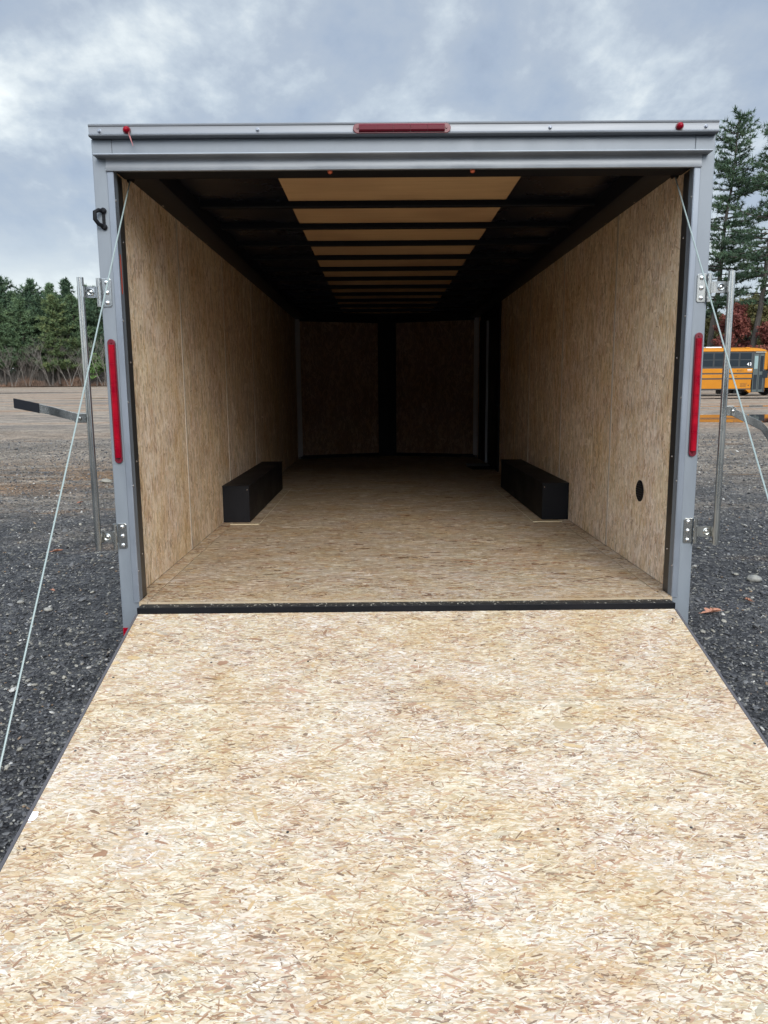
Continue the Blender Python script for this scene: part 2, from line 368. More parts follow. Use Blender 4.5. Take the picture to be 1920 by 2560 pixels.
M_OAK_L = leaf_mat('olive_brown_oak_leaves', (.055, .06, .025), (.11, .105, .04), (.17, .12, .05))
M_FAR_L = leaf_mat('far_wood_leaves', (.018, .03, .02), (.042, .06, .036), (.075, .085, .05), .5)
M_SHRUB = leaf_mat('bright_green_shrub_leaves', (.05, .10, .03), (.09, .16, .045), (.13, .21, .06))
M_BARK = mat('dark_bark', rough=.9, build=dirty((.035, .030, .026), (.075, .062, .052), (5, 5, 1.5), (.85, .95), .5, 20))
M_TWIG = mat('grey_brown_twigs', rough=.9, build=dirty((.085, .075, .066), (.17, .15, .13), (1, 1, 1), (.85, .95)))
M_TWIGR = mat('rusty_brush', rough=.9, build=dirty((.10, .075, .06), (.22, .13, .085), (.3, .3, 1), (.85, .95)))

def needles(C, D, K, ln, wd, spread=.75):
    """K thin triangles per tuft centre C with main direction D"""
    n = len(C); C = np.repeat(C, K, 0); D = np.repeat(D, K, 0)
    d = D + rng.normal(0, spread, (n*K, 3)); d /= np.linalg.norm(d, axis=1)[:, None]
    side = np.cross(d, rng.normal(0, 1, (n*K, 3))); side /= np.linalg.norm(side, axis=1)[:, None]+1e-9
    l = (ln*rng.uniform(.6, 1.3, n*K))[:, None]; w_ = wd*rng.uniform(.6, 1.3, (n*K, 1))
    a = C-d*l*.15+side*w_; b = C-d*l*.15-side*w_; c = C+d*l
    return np.stack([a, b, c], 1).reshape(-1, 3)
def pine_parts(H, Rad, z0, seed, step=.42, per=6, tuft=.22, K=7, ln=.26, wd=.035, lean=0.0, gap=.0, dense=1.0, top=.9):
    r = np.random.default_rng(seed); tr = MB()
    path = [(lean*(z/H)**1.3*H*.12+.12*math.sin(z*.7+seed), .1*math.cos(z*.6+seed), z) for z in np.linspace(0, H, 12)]
    def tp(z):
        u = z/H*11; i = min(int(u), 10); return Vector(path[i]).lerp(Vector(path[i+1]), u-i)
    r0 = H*.010+.045; tr.tube(path, [r0*(1-.93*i/11)+.01 for i in range(12)], 9)
    C = []; D = []; z = z0
    while z < H*.985:
        u = (z-z0)/(H-z0)
        L0 = Rad*((1-u)**top)*(1.0 if u > .12 else .55+3.7*u)*(1+.22*math.sin(z*2.1+seed*1.7))
        for q in range(per + int(r.integers(-2, 2))):
            if r.random() < gap: continue
            a = r.uniform(0, 6.283); L = max(.25, L0*r.uniform(.45, 1.15)*(1+.22*math.sin(a*2+seed)+.15*math.sin(a*3+z*1.3))); rise = r.uniform(-.08, .28)+.5*u**2
            b0 = tp(min(z+r.uniform(-.2, .2), H*.99)); dr = Vector((math.cos(a), math.sin(a), rise))
            tipv = b0+dr*L; mid = b0+dr*L*.5-Vector((0, 0, .05*L))
            if L > .7: tr.tube([b0, mid, tipv], [.010+.014*L, .008+.008*L, .006], 4, False)
            m = max(3, int(L*3.2*dense/tuft*.22))
            s0 = .22 if L > 1 else 0
            for k in range(m):
                s = s0+(1-s0)*(k+r.random())/m
                wdt = .32*L*(1-abs(s-.55))*.9
                off = r.uniform(-1, 1)*wdt
                p = b0+dr*L*s+Vector((-math.sin(a)*off, math.cos(a)*off, r.normal(0, .05)+.04*abs(off)-.05*L*4*s*(1-s)))
                C.append(p); D.append((math.cos(a)*.7, math.sin(a)*.7, .55))
        z += step*r.uniform(.75, 1.25)*(1.15-.5*u)
    return tr, needles(np.array(C), np.array(D), K, ln, wd)
def pine(name, loc, H, Rad, label, m, seed, group=None, cat='pine tree', **kw):
    tr, V = pine_parts(H, Rad, kw.pop('z0', H*.14), seed, **kw)
    e = empty(name, loc); obj('trunk', tr, M_BARK, e, smooth=True)
    npmesh('crown', V, np.arange(len(V)), np.full(len(V)//3, 3), m, e)
    return tag(e, label, cat, group)
GL = 'pines at the left edge of the lot'
K1 = dict(step=.62, per=10, K=9, ln=.55, wd=.09, tuft=.2, dense=1.15, top=.62)
def P(xd, D): return (-.11+(xd-819)/1662*D, D-3.28, .4)
for xd, D, H, rad, m, sd_, lab in (
    (18, 78, 10.2, 3.0, M_PINE, 1, 'tallest dark pine at the far left edge of the treeline'),
    (84, 79, 9.9, 2.5, M_PINE, 2, 'dark pointed pine between the far left pine and the latch bar'),
    (122, 81, 9.9, 2.6, M_PINE_B, 3, 'dark round topped pine behind the yellowish pine'),
    (158, 80, 10.0, 2.6, M_PINE, 4, 'dark pine whose top shows just left of the left latch bar top'),
    (198, 79, 9.5, 2.5, M_PINE, 5, 'dark pine behind the upper hinge of the left latch bar'),
    (238, 80, 9.2, 2.5, M_PINE_B, 6, 'dark pine partly hidden by the left corner post'),
    (12, 73.5, 7.3, 2.3, M_PINE_B, 7, 'shorter mid green pine in front of the tallest pine at far left'),
    (58, 74, 7.6, 2.0, M_PINE_B, 8, 'shorter mid green pine left of the yellowish pine'),
    (130, 73.5, 7.9, 2.1, M_PINE_Y, 9, 'slim yellowish green pine in front of the dark pines'),
    (40, 82, 9.2, 2.6, M_PINE_B, 11, 'dark pine in the gap between the far left pine and the pointed pine'),
    (100, 76, 8.3, 2.3, M_PINE, 12, 'dark pine in front of the pointed pine, left of the yellowish pine'),
    (168, 75, 8.0, 2.3, M_PINE_B, 13, 'mid green pine just left of the latch bar tube'),
    (218, 76, 8.2, 2.4, M_PINE, 14, 'dark pine between the latch bar tube and the corner post'),
    (-30, 76, 9.6, 2.6, M_PINE, 10, 'dark pine cut off by the left edge of the photo')):
    pine('pine_tree', P(xd, D*1.6), H*1.65, rad*1.75, lab, m, sd_, GL, z0=2.2+.7*(sd_ % 3), **K1)
# two big white pines on the right
KB = dict(step=.50, per=7, K=11, ln=.38, wd=.038, tuft=.2, dense=1.8, gap=.14)
def PB(xd, D): return (-.11+(xd-819)/1662*D, D-3.28, .15)
pine('white_pine', PB(1530, 66), 22.2, 3.7, 'tall open crowned pine standing just right of the trailer', M_PINE, 21, 'big pines behind the bus', z0=6.2, lean=.5, top=.5, **KB)
pine('white_pine', PB(1622, 62), 21.3, 4.0, 'tall leaning pine cut off by the right edge of the photo', M_PINE, 22, 'big pines behind the bus', z0=6.8, lean=.7, top=.42, **KB)

def leafcloud(blobs, n, size, seed):
    r = np.random.default_rng(seed); B = np.array(blobs, float); vol = B[:, 3]*B[:, 4]*B[:, 5]; ix = r.choice(len(B), n, p=vol/vol.sum())
    d = r.normal(0, 1, (n, 3)); d /= np.linalg.norm(d, axis=1)[:, None]; rad = r.random(n)**.45
    C = B[ix, :3]+d*rad[:, None]*B[ix, 3:6]*(1+.3*np.sin(d[:, :1]*7+d[:, 2:3]*5))
    a = r.normal(0, 1, (n, 3)); a /= np.linalg.norm(a, axis=1)[:, None]; b = np.cross(a, r.normal(0, 1, (n, 3))); b /= np.linalg.norm(b, axis=1)[:, None]
    s = size*r.uniform(.5, 1.4, (n, 1))
    return np.stack([C+a*s, C-a*s*.5+b*s*.8, C-a*s*.5-b*s*.8], 1).reshape(-1, 3)
def tree(name, loc, H, Rad, label, m, seed, cat='tree', group=None, n=17000, size=.095):
    r = random.Random(seed); e = empty(name, loc); tr = MB()
    tr.tube([(0, 0, 0), (.1, 0, H*.3), (-.1, .1, H*.75)], [.16, .11, .03], 8)
    blobs = []
    for i in range(26):
        a = r.uniform(0, 6.28); z = H*r.uniform(.22, .95); q = Rad*r.uniform(.1, 1)*math.sin(math.pi*min(1, (z/H)*.85+.12))
        c = (q*math.cos(a), q*math.sin(a), z); s = Rad*r.uniform(.2, .42); blobs.append((*c, s, s, s*.75))
        tr.tube([(0, 0, z*.6), (c[0]*.6, c[1]*.6, z*.85), c], [.05, .03, .012], 4, False)
    obj('trunk', tr, M_BARK, e, smooth=True); V = leafcloud(blobs, n, size, seed)
    npmesh('crown', V, np.arange(len(V)), np.full(len(V)//3, 3), m, e)
    return tag(e, label, cat, group)
tree('maple_tree', PB(1583, 63), 6.6, 2.0, 'dark red leaved maple behind the bus, nearest the right latch bar', M_RED_L, 31, 'maple tree', 'red maples')
tree('maple_tree', PB(1670, 61), 5.0, 2.1, 'dark red leaved maple at the right edge of the photo', M_RED_L, 32, 'maple tree', 'red maples')
for xd, D, H, rad, sd_, lab in ((1537, 70, 6.6, 2.2, 33, 'olive brown oak behind the bus beside the right corner post'), (1612, 72, 8.2, 2.6, 34, 'olive and rust oak between the two tall pines'), (1655, 70, 7.4, 2.5, 35, 'olive brown oak right of the leaning pine trunk')):
    tree('oak_tree', PB(xd, D), H, rad, lab, M_OAK_L, sd_, 'oak tree', 'autumn oaks behind the bus')
tree('evergreen_shrub', PB(210, 117), 4.7, 1.8, 'bright green shrub low in the treeline between latch bar and corner post', M_SHRUB, 36, 'shrub', n=3000, size=.13)

# bare trees and brush in front of the pines
def bare(loc, H, seed, label):
    r = random.Random(seed); tr = MB(); br = MB(); e = empty('bare_tree', loc)
    def grow(p, d, L, rad, dep, dst):
        n = 3; pts = [p]
        for i in range(n): d = (d+Vector((r.uniform(-.22, .22), r.uniform(-.22, .22), r.uniform(-.02, .16)))).normalized(); pts.append(pts[-1]+d*L/n)
        dst.tube(pts, [rad*(1-.45*i/n) for i in range(n+1)], 5 if dep == 0 else 3, False)
        if dep < 3:
            for k in range(4 if dep else 6):
                q = pts[-1].lerp(pts[0], r.uniform(0, .65)); a = r.uniform(0, 6.28)
                grow(q, (d+Vector((math.cos(a), math.sin(a), r.uniform(0, .5)))*.8).normalized(), L*r.uniform(.4, .62), rad*.5, dep+1, br)
    for k in range(3):
        a = r.uniform(0, 6.28); grow(Vector((math.cos(a)*.3, math.sin(a)*.3, 0)), Vector((math.cos(a)*.25, math.sin(a)*.25, 1)).normalized(), H*.6, .05, 0, tr)
    obj('trunk', tr, M_TWIG, e); obj('branches', br, M_TWIG, e)
    tag(e, label, 'bare tree', 'leafless trees along the lot edge')
bare(PB(28, 116), 7.0, 1, 'leafless grey tree low at the far left of the treeline')
bare(PB(62, 117), 6.0, 2, 'leafless grey tree below the mid green pine')
bare(PB(112, 116), 8.0, 3, 'leafless grey tree in front of the dark pointed pine trunk')
bare(PB(152, 115.5), 7.4, 4, 'leafless pale tree under the slim yellowish pine')
bare(PB(182, 116), 7.0, 5, 'leafless tree seen just behind the left latch bar tube')
bare(PB(226, 116), 8.4, 6, 'leafless thin tree beside the left corner post')
# underbrush: thousands of thin stems
def brush(x0, x1, y0, y1, n, h0, m, name, label, seed):
    r = np.random.default_rng(seed); x = r.uniform(x0, x1, n); y = r.uniform(y0, y1, n)
    hh = h0*r.uniform(.35, 1.15, n)*(.75+.35*np.sin(x*.9)+.2*np.sin(x*2.3+1)); C = np.stack([x, y, np.full(n, .1)], 1)
    d = r.normal(0, .28, (n, 3)); d[:, 2] = 1; d /= np.linalg.norm(d, axis=1)[:, None]
    side = np.stack([np.ones(n), r.normal(0, .5, n), np.zeros(n)], 1)*(.012+.010*r.random((n, 1)))
    side *= (1.6 if x0 < 0 else 1.0); T = C+d*hh[:, None]; out = [C+side, C-side, T]
    V = [np.stack(out, 1).reshape(-1, 3)]
    for k in range(7):      # side twigs
        s = r.uniform(.3, .95, (n, 1)); B = C+d*hh[:, None]*s; dd = d+r.normal(0, .6, (n, 3)); L = hh[:, None]*.35*(1.2-s)
        V.append(np.stack([B+side*.7, B-side*.7, B+dd*L], 1).reshape(-1, 3))
    V = np.concatenate(V); o = npmesh(name, V, np.arange(len(V)), np.full(len(V)//3, 3), m)
    return tag(o, label, 'brush', kind='stuff')
brush(-68, -24, 115.5, 122, 8000, 4.0, M_TWIG, 'underbrush', 'grey leafless brush along the foot of the left treeline', 1)
brush(-68, -24, 114.5, 117.5, 8000, 1.2, M_TWIGR, 'dry_grass', 'low rusty brown grass and weeds at the left lot edge', 2)
brush(16, 40, 60, 65, 5200, 2.2, M_TWIGR, 'scrub', 'rusty brown scrub behind the yellow bus', 3)
# far-off wood as one mass
def farwood():
    r = np.random.default_rng(5); bl = []
    for x in np.arange(-110, 111, 1.5):
        x = x+r.uniform(-1, 1)
        u = edge_y(x); H = r.uniform(13.0, 16.5)*u/117*(1.0 if x < 0 else 1.15); y = u+20+r.uniform(-2, 4)
        for k in range(5):
            z = H*(.1+.2*k); s = 2.1*(1.05-.17*k); bl.append((x+r.normal(0, .4), y+r.normal(0, .5), z+.6, s, s*.8, H*.13))
    for x in np.arange(-90, 91, 2.4):      # added unseen row behind the camera, blocks low sky light from the interior
        H = r.uniform(10, 13)
        for k in range(4):
            z = H*(.12+.25*k); s = 2.6*(1.05-.2*k); bl.append((x+r.normal(0, .4), -52+r.normal(0, .8), z+.6, s, s*.8, H*.17))
    V = leafcloud(bl, 130000, .5, 6); o = npmesh('woodland', V, np.arange(len(V)), np.full(len(V)//3, 3), M_FAR_L)
    tag(o, 'dense dark wood filling the background behind the nearer trees, with an added unseen row behind the camera', 'woodland', kind='stuff')
farwood()

# fallen leaves
M_LEAF = mat('dry_oak_leaf', (.30, .12, .07), .7, build=dirty((.24, .10, .06), (.40, .19, .12), (40, 40, 40), (.5, .7)))
def leaf(x, y, s, a, label, seed):
    r = random.Random(seed); n = 22; mb = MB()
    for ring in (1.0,):
        for i in range(n):
            th = 2*math.pi*i/n; q = s*(.55+.45*abs(math.cos(th)))*(1 if i % 3 else .55)*r.uniform(.85, 1.1)
            lx, ly = q*math.cos(th), .62*q*math.sin(th)
            mb.v.append((x+lx*math.cos(a)-ly*math.sin(a), y+lx*math.sin(a)+ly*math.cos(a), .016+.35*s*abs(math.sin(th))*r.uniform(.5, 1)))
    mb.v.append((x, y, .014)); mb.f = [(i, (i+1) % n, n) for i in range(n)]
    mb.tube([(x, y, .016), (x-1.25*s*math.cos(a), y-1.25*s*math.sin(a), .02)], .0015, 5)
    tag(obj('fallen_leaf', mb, M_LEAF), label, 'leaf', 'dry leaves on the gravel')

leaf(2.03, 1.43, .085, .3, 'largest reddish brown leaf on the gravel right of the trailer', 1)
leaf(2.38, 1.68, .045, 1.9, 'small tan leaf behind the large leaf right of the ramp', 2)
leaf(-3.0, 3.35, .06, .6, 'orange brown lobed leaf on gravel just right of the left cable', 3)
leaf(-2.51, 2.09, .035, 2.4, 'small pale leaf nearer the left side of the ramp', 4)
leaf(-3.82, 5.98, .05, 1.2, 'orange leaf on a patch of brown needles left of the latch bar', 5)
# a few pale cobbles
def cobble(x, y, s, label, seed):
    r = np.random.default_rng(seed); V = ICO*(1+r.uniform(-.15, .15, (12, 1)))*np.array([s, s*.75, s*.5])+np.array([x, y, s*.25])
    me = bpy.data.meshes.new('cobble'); me.from_pydata([tuple(v) for v in V], [], [tuple(int(i) for i in f) for f in ICF]); me.materials.append(M_COB)
    o = link_obj('cobble', me); md = o.modifiers.new('smooth', 'SUBSURF'); md.levels = md.render_levels = 2
    me.polygons.foreach_set('use_smooth', [True]*20); tag(o, label, 'stone', 'larger stones in the gravel')
M_COB = mat('pale_cobble', rough=.7, build=dirty((.13, .13, .125), (.26, .25, .22), (30, 30, 30), (.6, .8), .4, 90))
cobble(2.685, 2.215, .075, 'largest grey stone in the gravel right of the trailer', 1)
cobble(-2.62, 1.83, .035, 'round pale stone beside the left cable', 2)
cobble(-2.35, 1.65, .04, 'tan stone between the left cable and corner post', 3)

# ------------------------------------------------------------ the trailer
T = empty('enclosed_trailer'); T.matrix_world = TM
tag(T, 'grey enclosed cargo trailer seen from behind with its plywood ramp door lowered', 'trailer')
HW, OW, WX = 1.187, 1.27, 1.2256      # half opening, half outside width, inner wall
FY, NY = 7.1, 7.5                     # front corners, nose
CZ = 1.958                            # ceiling
def tp(name, mb, m, parent=T, **kw): return obj(name, mb, m, parent, **kw)

# strand board made of real flakes lying on a board
PAL = s2l([(238,229,212),(246,240,229),(226,208,180),(208,190,160),(196,186,168),(190,154,128),(158,116,86),(124,94,72),(214,186,140)])*np.array([.69, .662, .655])
PPR = np.array([.25, .12, .20, .14, .08, .105, .045, .003, .05])
PR0 = np.array([.25, .13, .20, .14, .07, .11, .04, .0, .05])
def flake_layer(n, u0, u1, v0, v1, L, W, seed, pr=PPR, ubias=None, axis_u=True, sig=.32, soft=1.0):
    r = np.random.default_rng(seed)
    u = r.uniform(u0, u1, n); v = r.uniform(v0, v1, n)
    if ubias is not None: v = v0+(v1-v0)*r.random(n)**ubias
    l = L*np.exp(np.clip(r.normal(0, .5, n), -1.2, .8)); wd = np.minimum(W*np.exp(r.normal(0, .45, n)), l*.8)
    a = r.normal(0, sig, n); wild = r.random(n) < .09; a[wild] = r.uniform(-1.5, 1.5, wild.sum())
    # 6-point ragged flake
    px = np.array([-.5, -.30, .28, .5, .30, -.28])[None]*(1+r.normal(0, .12, (n, 6)))*l[:, None]
    py = np.array([-.08, .5, .46, .06, -.5, -.46])[None]*(1+r.normal(0, .22, (n, 6)))*wd[:, None]
    ca, sa = np.cos(a)[:, None], np.sin(a)[:, None]
    if axis_u: U = u[:, None]+px*ca-py*sa; V = v[:, None]+px*sa+py*ca
    else: V = v[:, None]+px*ca-py*sa; U = u[:, None]+px*sa+py*ca
    U = np.clip(U, u0, u1); V = np.clip(V, v0, v1)
    # slow patches where browner flakes gather
    ph = r.uniform(0, 6.28, 8); wu = u+.06*np.sin(v*11+ph[6]); wv = v+.05*np.sin(u*7+ph[7]); cl = sum(np.sin(wu*k+wv*q+ph[i]) for i, (k, q) in enumerate(((5, 9), (-7, 17), (13, -23), (9, 37), (29, 43), (-41, 61))))/6
    z = r.random(n)-.34*cl; z = np.clip(z, 0, .9999); cum = np.cumsum(pr[[7,6,5,4,3,8,2,0,1]]/pr.sum()); order = np.array([7,6,5,4,3,8,2,0,1])
    ci = order[np.minimum(np.searchsorted(cum, z), 8)]
    c = PAL[ci]*r.uniform(.86, 1.10, (n, 1)); c = PAL[0]*.9*(1-soft)+c*soft
    return U, V, c, r
def board(name, parent, m, corner, du, dv, dn, un, vn, thick, layers, seed, base=(.42, .36, .28)):
    """a board un x vn (metres) with unit axes du, dv, outward normal dn; layers = kwargs lists for the flakes"""
    corner, du, dv, dn = map(lambda q: np.array(q, float), (corner, du, dv, dn))
    B = [corner+du*a*un+dv*b*vn-dn*c for c in (thick, 0) for a, b in ((0, 0), (1, 0), (1, 1), (0, 1))]
    F = [(3,2,1,0),(4,5,6,7),(0,1,5,4),(1,2,6,5),(2,3,7,6),(3,0,4,7)]
    V = [np.array(B)]; loops = [np.array(F).ravel()]; sizes = [np.full(6, 4)]; col = [np.tile(np.array(base), (6, 1))]; k = 8
    top = 0.0
    for i, ly in enumerate(layers):
        U, W_, c, r = flake_layer(u0=.001, u1=un-.001, v0=.001, v1=vn-.001, seed=seed*17+i, **ly); n = len(U)
        h = .00012+.0004*i+.00035*r.random(n)[:, None]+np.zeros((1, 6))
        X = corner+U[..., None]*du+W_[..., None]*dv+h[..., None]*dn
        V.append(X.reshape(-1, 3)); loops.append(k+np.arange(n*6)); sizes.append(np.full(n, 6)); col.append(c); k += n*6
    return npmesh(name, np.concatenate(V), np.concatenate(loops), np.concatenate(sizes), m, parent, np.concatenate(col))

# ramp door
RA = R(15.3); c_, s_ = math.cos(RA), math.sin(RA)
RH, RL = 1.17, 1.86
ramp = empty('ramp_door'); ramp.parent = T; ramp.location = (0, -.085, -.034); ramp.rotation_euler = (RA, 0, 0)
# in ramp space: x across, -y down the slope, z out of the board
RSP = .61                            # the ramp is faced with two sheets
for y0, y1, sdn, kk, pb in ((-RL, -RSP-.0015, 3, (RL-RSP)/RL, PR0), (-RSP, 0, 4, RSP/RL, PR0*np.array([.8, .5, 1.1, 1.3, 1.1, 1.3, 1.3, 1, 1.5]))):
    board('ramp_panel', ramp, M_OSB_RAMP, (-RH, y0, 0), (1, 0, 0), (0, 1, 0), (0, 0, 1), 2*RH, y1-y0, .018,
          [dict(n=int(16000*kk), L=.060, W=.018, sig=.22, soft=.8, pr=pb), dict(n=int(42000*kk), L=.032, W=.0058, sig=.25, soft=.8, pr=pb), dict(n=int(56000*kk), L=.017, W=.0028, sig=.35, soft=.8, pr=pb),
           dict(n=int(8500*kk), L=.019, W=.0029, sig=.45, soft=.85, pr=np.array([0, .3, .5, .8, .4, 1.8, .9, .05, 1])), dict(n=int(240*kk), L=.042, W=.007, sig=.4, soft=.85, pr=np.array([0, .3, .5, .8, .4, 1.6, .6, .0, 1]))], sdn)
for sx in (-1, 1): obj('edge_trim', MB().box(sx*(RH+.0005), sx*(RH+.011), -RL, .0, -.035, .0015), mat('grey_brown_edge_trim', (.075, .07, .075), .5), ramp, bevel=.001)
obj('ramp_back', MB().box(-RH, RH, -RL, .0, -.035, -.0185), M_BLACK, ramp)
board('ramp_flap', ramp, M_OSB_RAMP, (-RH, -RL-.32, -.004), (1, 0, 0), (0, 1, 0), (0, 0, 1), 2*RH, .31, .016,
      [dict(n=3000, L=.055, W=.016), dict(n=8000, L=.026, W=.0055)], 5)
hg = MB(); hg.tube([(-RH, -RL-.005, -.008), (RH, -RL-.005, -.008)], .006, 8); obj('ramp_hinge', hg, M_ZINC, ramp, smooth=True)
mb = MB(); n = 14; mb.v = [(-RH+.0015+max(0, .016*math.cos(t_)+.006), -1.13+.022*math.sin(t_)*(1+.2*math.sin(3*t_)), .0016) for t_ in (2*math.pi*i/n for i in range(n))]; mb.f = [tuple(range(n))]
obj('paint_blot', mb, M_PAINT, ramp)

screws('screw', ramp, [(sx*1.135, y, .0012) for sx in (-1, 1) for y in (-.08, -.45, -.85, -1.25, -1.65)]+[(x, -.36, .0012) for x in (-.78, -.4, .02, .41, .8)]+[(x, -1.2, .0012) for x in (-.8, -.39, 0, .4, .79)], (0, 0, 1), [(.0045, -.001), (.0045, .0004), (.002, .0006)], m=M_JAMB)
# floor
LY = [dict(n=4000, L=.08, W=.018, sig=.15, ubias=1.5), dict(n=34000, L=.034, W=.0055, ubias=1.9, sig=.18), dict(n=26000, L=.018, W=.003, ubias=2.4, sig=.22)]
board('floor', T, M_OSB_FLOOR, (-1.1485, -.012, 0), (1, 0, 0), (0, 1, 0), (0, 0, 1), 2.297, FY+.40, .018, LY, 8)
for sx in (-1, 1):
    x0 = -1.2256 if sx < 0 else 1.1505
    board('floor_edge_strip', T, M_OSB_FLOOR, (x0, .116, 0), (1, 0, 0), (0, 1, 0), (0, 0, 1), .075, FY-.12, .018,
          [dict(n=2500, L=.05, W=.012, ubias=1.8, sig=.2), dict(n=2500, L=.03, W=.006, ubias=2.0)], 11+sx)
    board('floor_corner_piece', T, M_OSB_FLOOR, (-1.187 if sx < 0 else 1.1505, -.012, 0), (1, 0, 0), (0, 1, 0), (0, 0, 1), .0365, .127, .018, [dict(n=120, L=.02, W=.006)], 15+sx)
# threshold with sawdust
tp('threshold', MB().box(-HW+.012, HW-.012, -.078, -.014, -.06, -.009), M_DUSTY, bevel=.002)
tp('threshold_lip', MB().box(-HW+.012, HW-.012, -.0838, -.0785, -.09, -.006), M_BLACK, bevel=.002)
mb = MB(); r = random.Random(4)
for i in range(420):
    x = r.uniform(-1.16, 1.16); y = r.uniform(-.075, -.018); s = r.choice((.002, .002, .003, .006)); a = r.uniform(0, 3.1); ca, sa = math.cos(a)*s, math.sin(a)*s
    k = len(mb.v); mb.v += [(x-ca, y-sa, -.0082), (x+sa*.4, y-ca*.4, -.0078), (x+ca, y+sa, -.0075), (x-sa*.4, y+ca*.4, -.008)]; mb.f.append((k, k+1, k+2, k+3))
o = obj('sawdust', mb, mat('sawdust', (.5, .46, .38), .9), T); tag(o, kind='stuff')
mb = MB(); mb.box(-HW+.014, HW-.014, -.084, -.014, -.14, -.0605); tp('sill_beam', mb, M_BLACK)

# side walls: upright boards with narrow joints
EDG = [.1155]+[1.115+1.22*k for k in range(5)]+[FY]
for sx in (-1, 1):
    for k in range(len(EDG)-1):
        y0, y1 = EDG[k], EDG[k+1]-.0025
        if sx > 0 and k == 4: y1 = 5.19
        if sx > 0 and k == 5: y0 = 6.86
        if y1-y0 < .05: continue
        nf = [9000, 6500, 4000, 2500, 1500, 1000][k]
        lay = [dict(n=nf//5, L=.085, W=.018, axis_u=False, sig=.12, soft=.55), dict(n=nf, L=.045, W=.007, axis_u=False, sig=.16, soft=.6), dict(n=nf//2, L=.02, W=.003, axis_u=False, sig=.2, soft=.8)]
        # u = along y, v = up
        board('wall_panel', T, M_OSB_WALL, (sx*WX, y0, .0015), (0, 1, 0), (0, 0, 1), (-sx, 0, 0), y1-y0, 1.868, .012, lay, 30+k+10*sx, base=(.36, .30, .23))
    for y0 in EDG[1:4]: tp('joint_strip', MB().box(sx*(WX-.0035), sx*(WX+.006), y0-.012, y0+.008, .003, 1.864), mat('joint_strip_wood', (.43, .355, .275), .8), bevel=.002)
    for y0 in EDG[1:-1]: tp('wall_post', MB().box(sx*(WX+.0125), sx*(WX+.02), y0-.03, y0+.03, .0, 1.9), M_SHIM)

# nose: two angled boards, trims
for sx in (-1, 1):
    a = Vector((sx*1.19, FY, 0)); b = Vector((sx*.112, NY-.035, 0)); d = (b-a).normalized(); L = (b-a).length
    nrm = Vector((d.y, -d.x, 0)) if sx < 0 else Vector((-d.y, d.x, 0))
    if nrm.y > 0: nrm = -nrm
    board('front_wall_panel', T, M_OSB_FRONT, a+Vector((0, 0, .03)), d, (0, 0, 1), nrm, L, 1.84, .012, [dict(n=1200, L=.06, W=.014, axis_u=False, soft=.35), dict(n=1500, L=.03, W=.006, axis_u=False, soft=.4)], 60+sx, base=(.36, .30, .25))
    mb = MB(); p0 = Vector((sx*WX, FY-.05, .03)); p1 = Vector((sx*1.165, FY+.005, .03))
    mb.quadbox([(p0.x, p0.y, .03), (p1.x, p1.y, .03), (p1.x, p1.y+.01, .03), (p0.x, p0.y+.02, .03), (p0.x, p0.y, 1.87), (p1.x, p1.y, 1.87), (p1.x, p1.y+.01, 1.87), (p0.x, p0.y+.02, 1.87)])
    tp('corner_trim', mb, mat('pale_corner_aluminium', (.5, .5, .52), .45, .2))
    mb = MB(); q0, q1 = a+nrm*.006, b+nrm*.006
    for z0, z1 in ((.0015, .045), (1.835, CZ)):
        mb = MB(); mb.quadbox([(q0.x, q0.y, z0), (q1.x, q1.y, z0), (q1.x, q1.y+.03, z0), (q0.x, q0.y+.03, z0), (q0.x, q0.y, z1), (q1.x, q1.y, z1), (q1.x, q1.y+.03, z1), (q0.x, q0.y+.03, z1)])
        tp('front_wall_trim', mb, M_BLACK)
mb = MB(); mb.extrude([(-.125, NY-.055), (0, NY-.075), (.125, NY-.055), (.125, NY+.0), (-.125, NY+.0)], lambda u, v, t: (u, v, t), .002, CZ); tp('nose_post', mb, M_BLACK, bevel=.003)

M_COVE = mat('dark_cove_steel', (.006, .007, .011), .45, 0, .35)
# ceiling, bows, coves
mb = MB(); mb.box(-.60, .60, .09, NY, CZ, CZ+.004); tp('ceiling_panel', mb, M_LUAN)
for sx in (-1, 1):
    mb = MB(); mb.box(sx*.6005, sx*1.2, .09, NY, CZ-.001, CZ+.003); tp('ceiling_side_sheet', mb, M_BPLATE)
    mb = MB(); mb.extrude([(WX+.01, 1.866), (1.13, 1.862), (1.103, 1.874), (1.094, 1.90), (1.094, CZ-.002), (WX+.01, CZ-.002)], lambda u, v, t: (sx*u, t, v), .002, FY)
    cv = tp('cove', mb, M_COVE, smooth=True)
    screws('screw', cv, [(sx*1.212, .32+.5*k, 1.8655) for k in range(9)], (0, 0, -1), [(.006, -.002), (.006, .001), (.003, .003)])
bow = None
for k in range(11):
    if bow is None:
        mb = MB(); mb.extrude([(-.004, .0), (-.004, -.026), (.0, -.032), (.036, -.032), (.040, -.026), (.040, 0)], lambda u, v, t: (t, u, v), -1.093, 1.093)
        bow = tp('roof_bow', mb, M_BOW); o = bow
    else: o = bow.copy(); COL.objects.link(o); o.parent = T
    o.location = (0, 1.135+.567*k, CZ-.0015); o['group'] = 'roof bows across the ceiling'
mb = MB(); mb.box(-HW+.002, HW-.002, .006, .13, 1.813, 1.93); tp('header_beam', mb, M_BOW, bevel=.004)
for x in (-.304, .281):
    mb = MB(); mb.lathe((x, .012, 1.822), (0, 0, -1), [(.010, 0), (.011, .008), (.009, .020), (.005, .023)], 12); tp('wire_nut', mb, M_ORANGE, smooth=True)

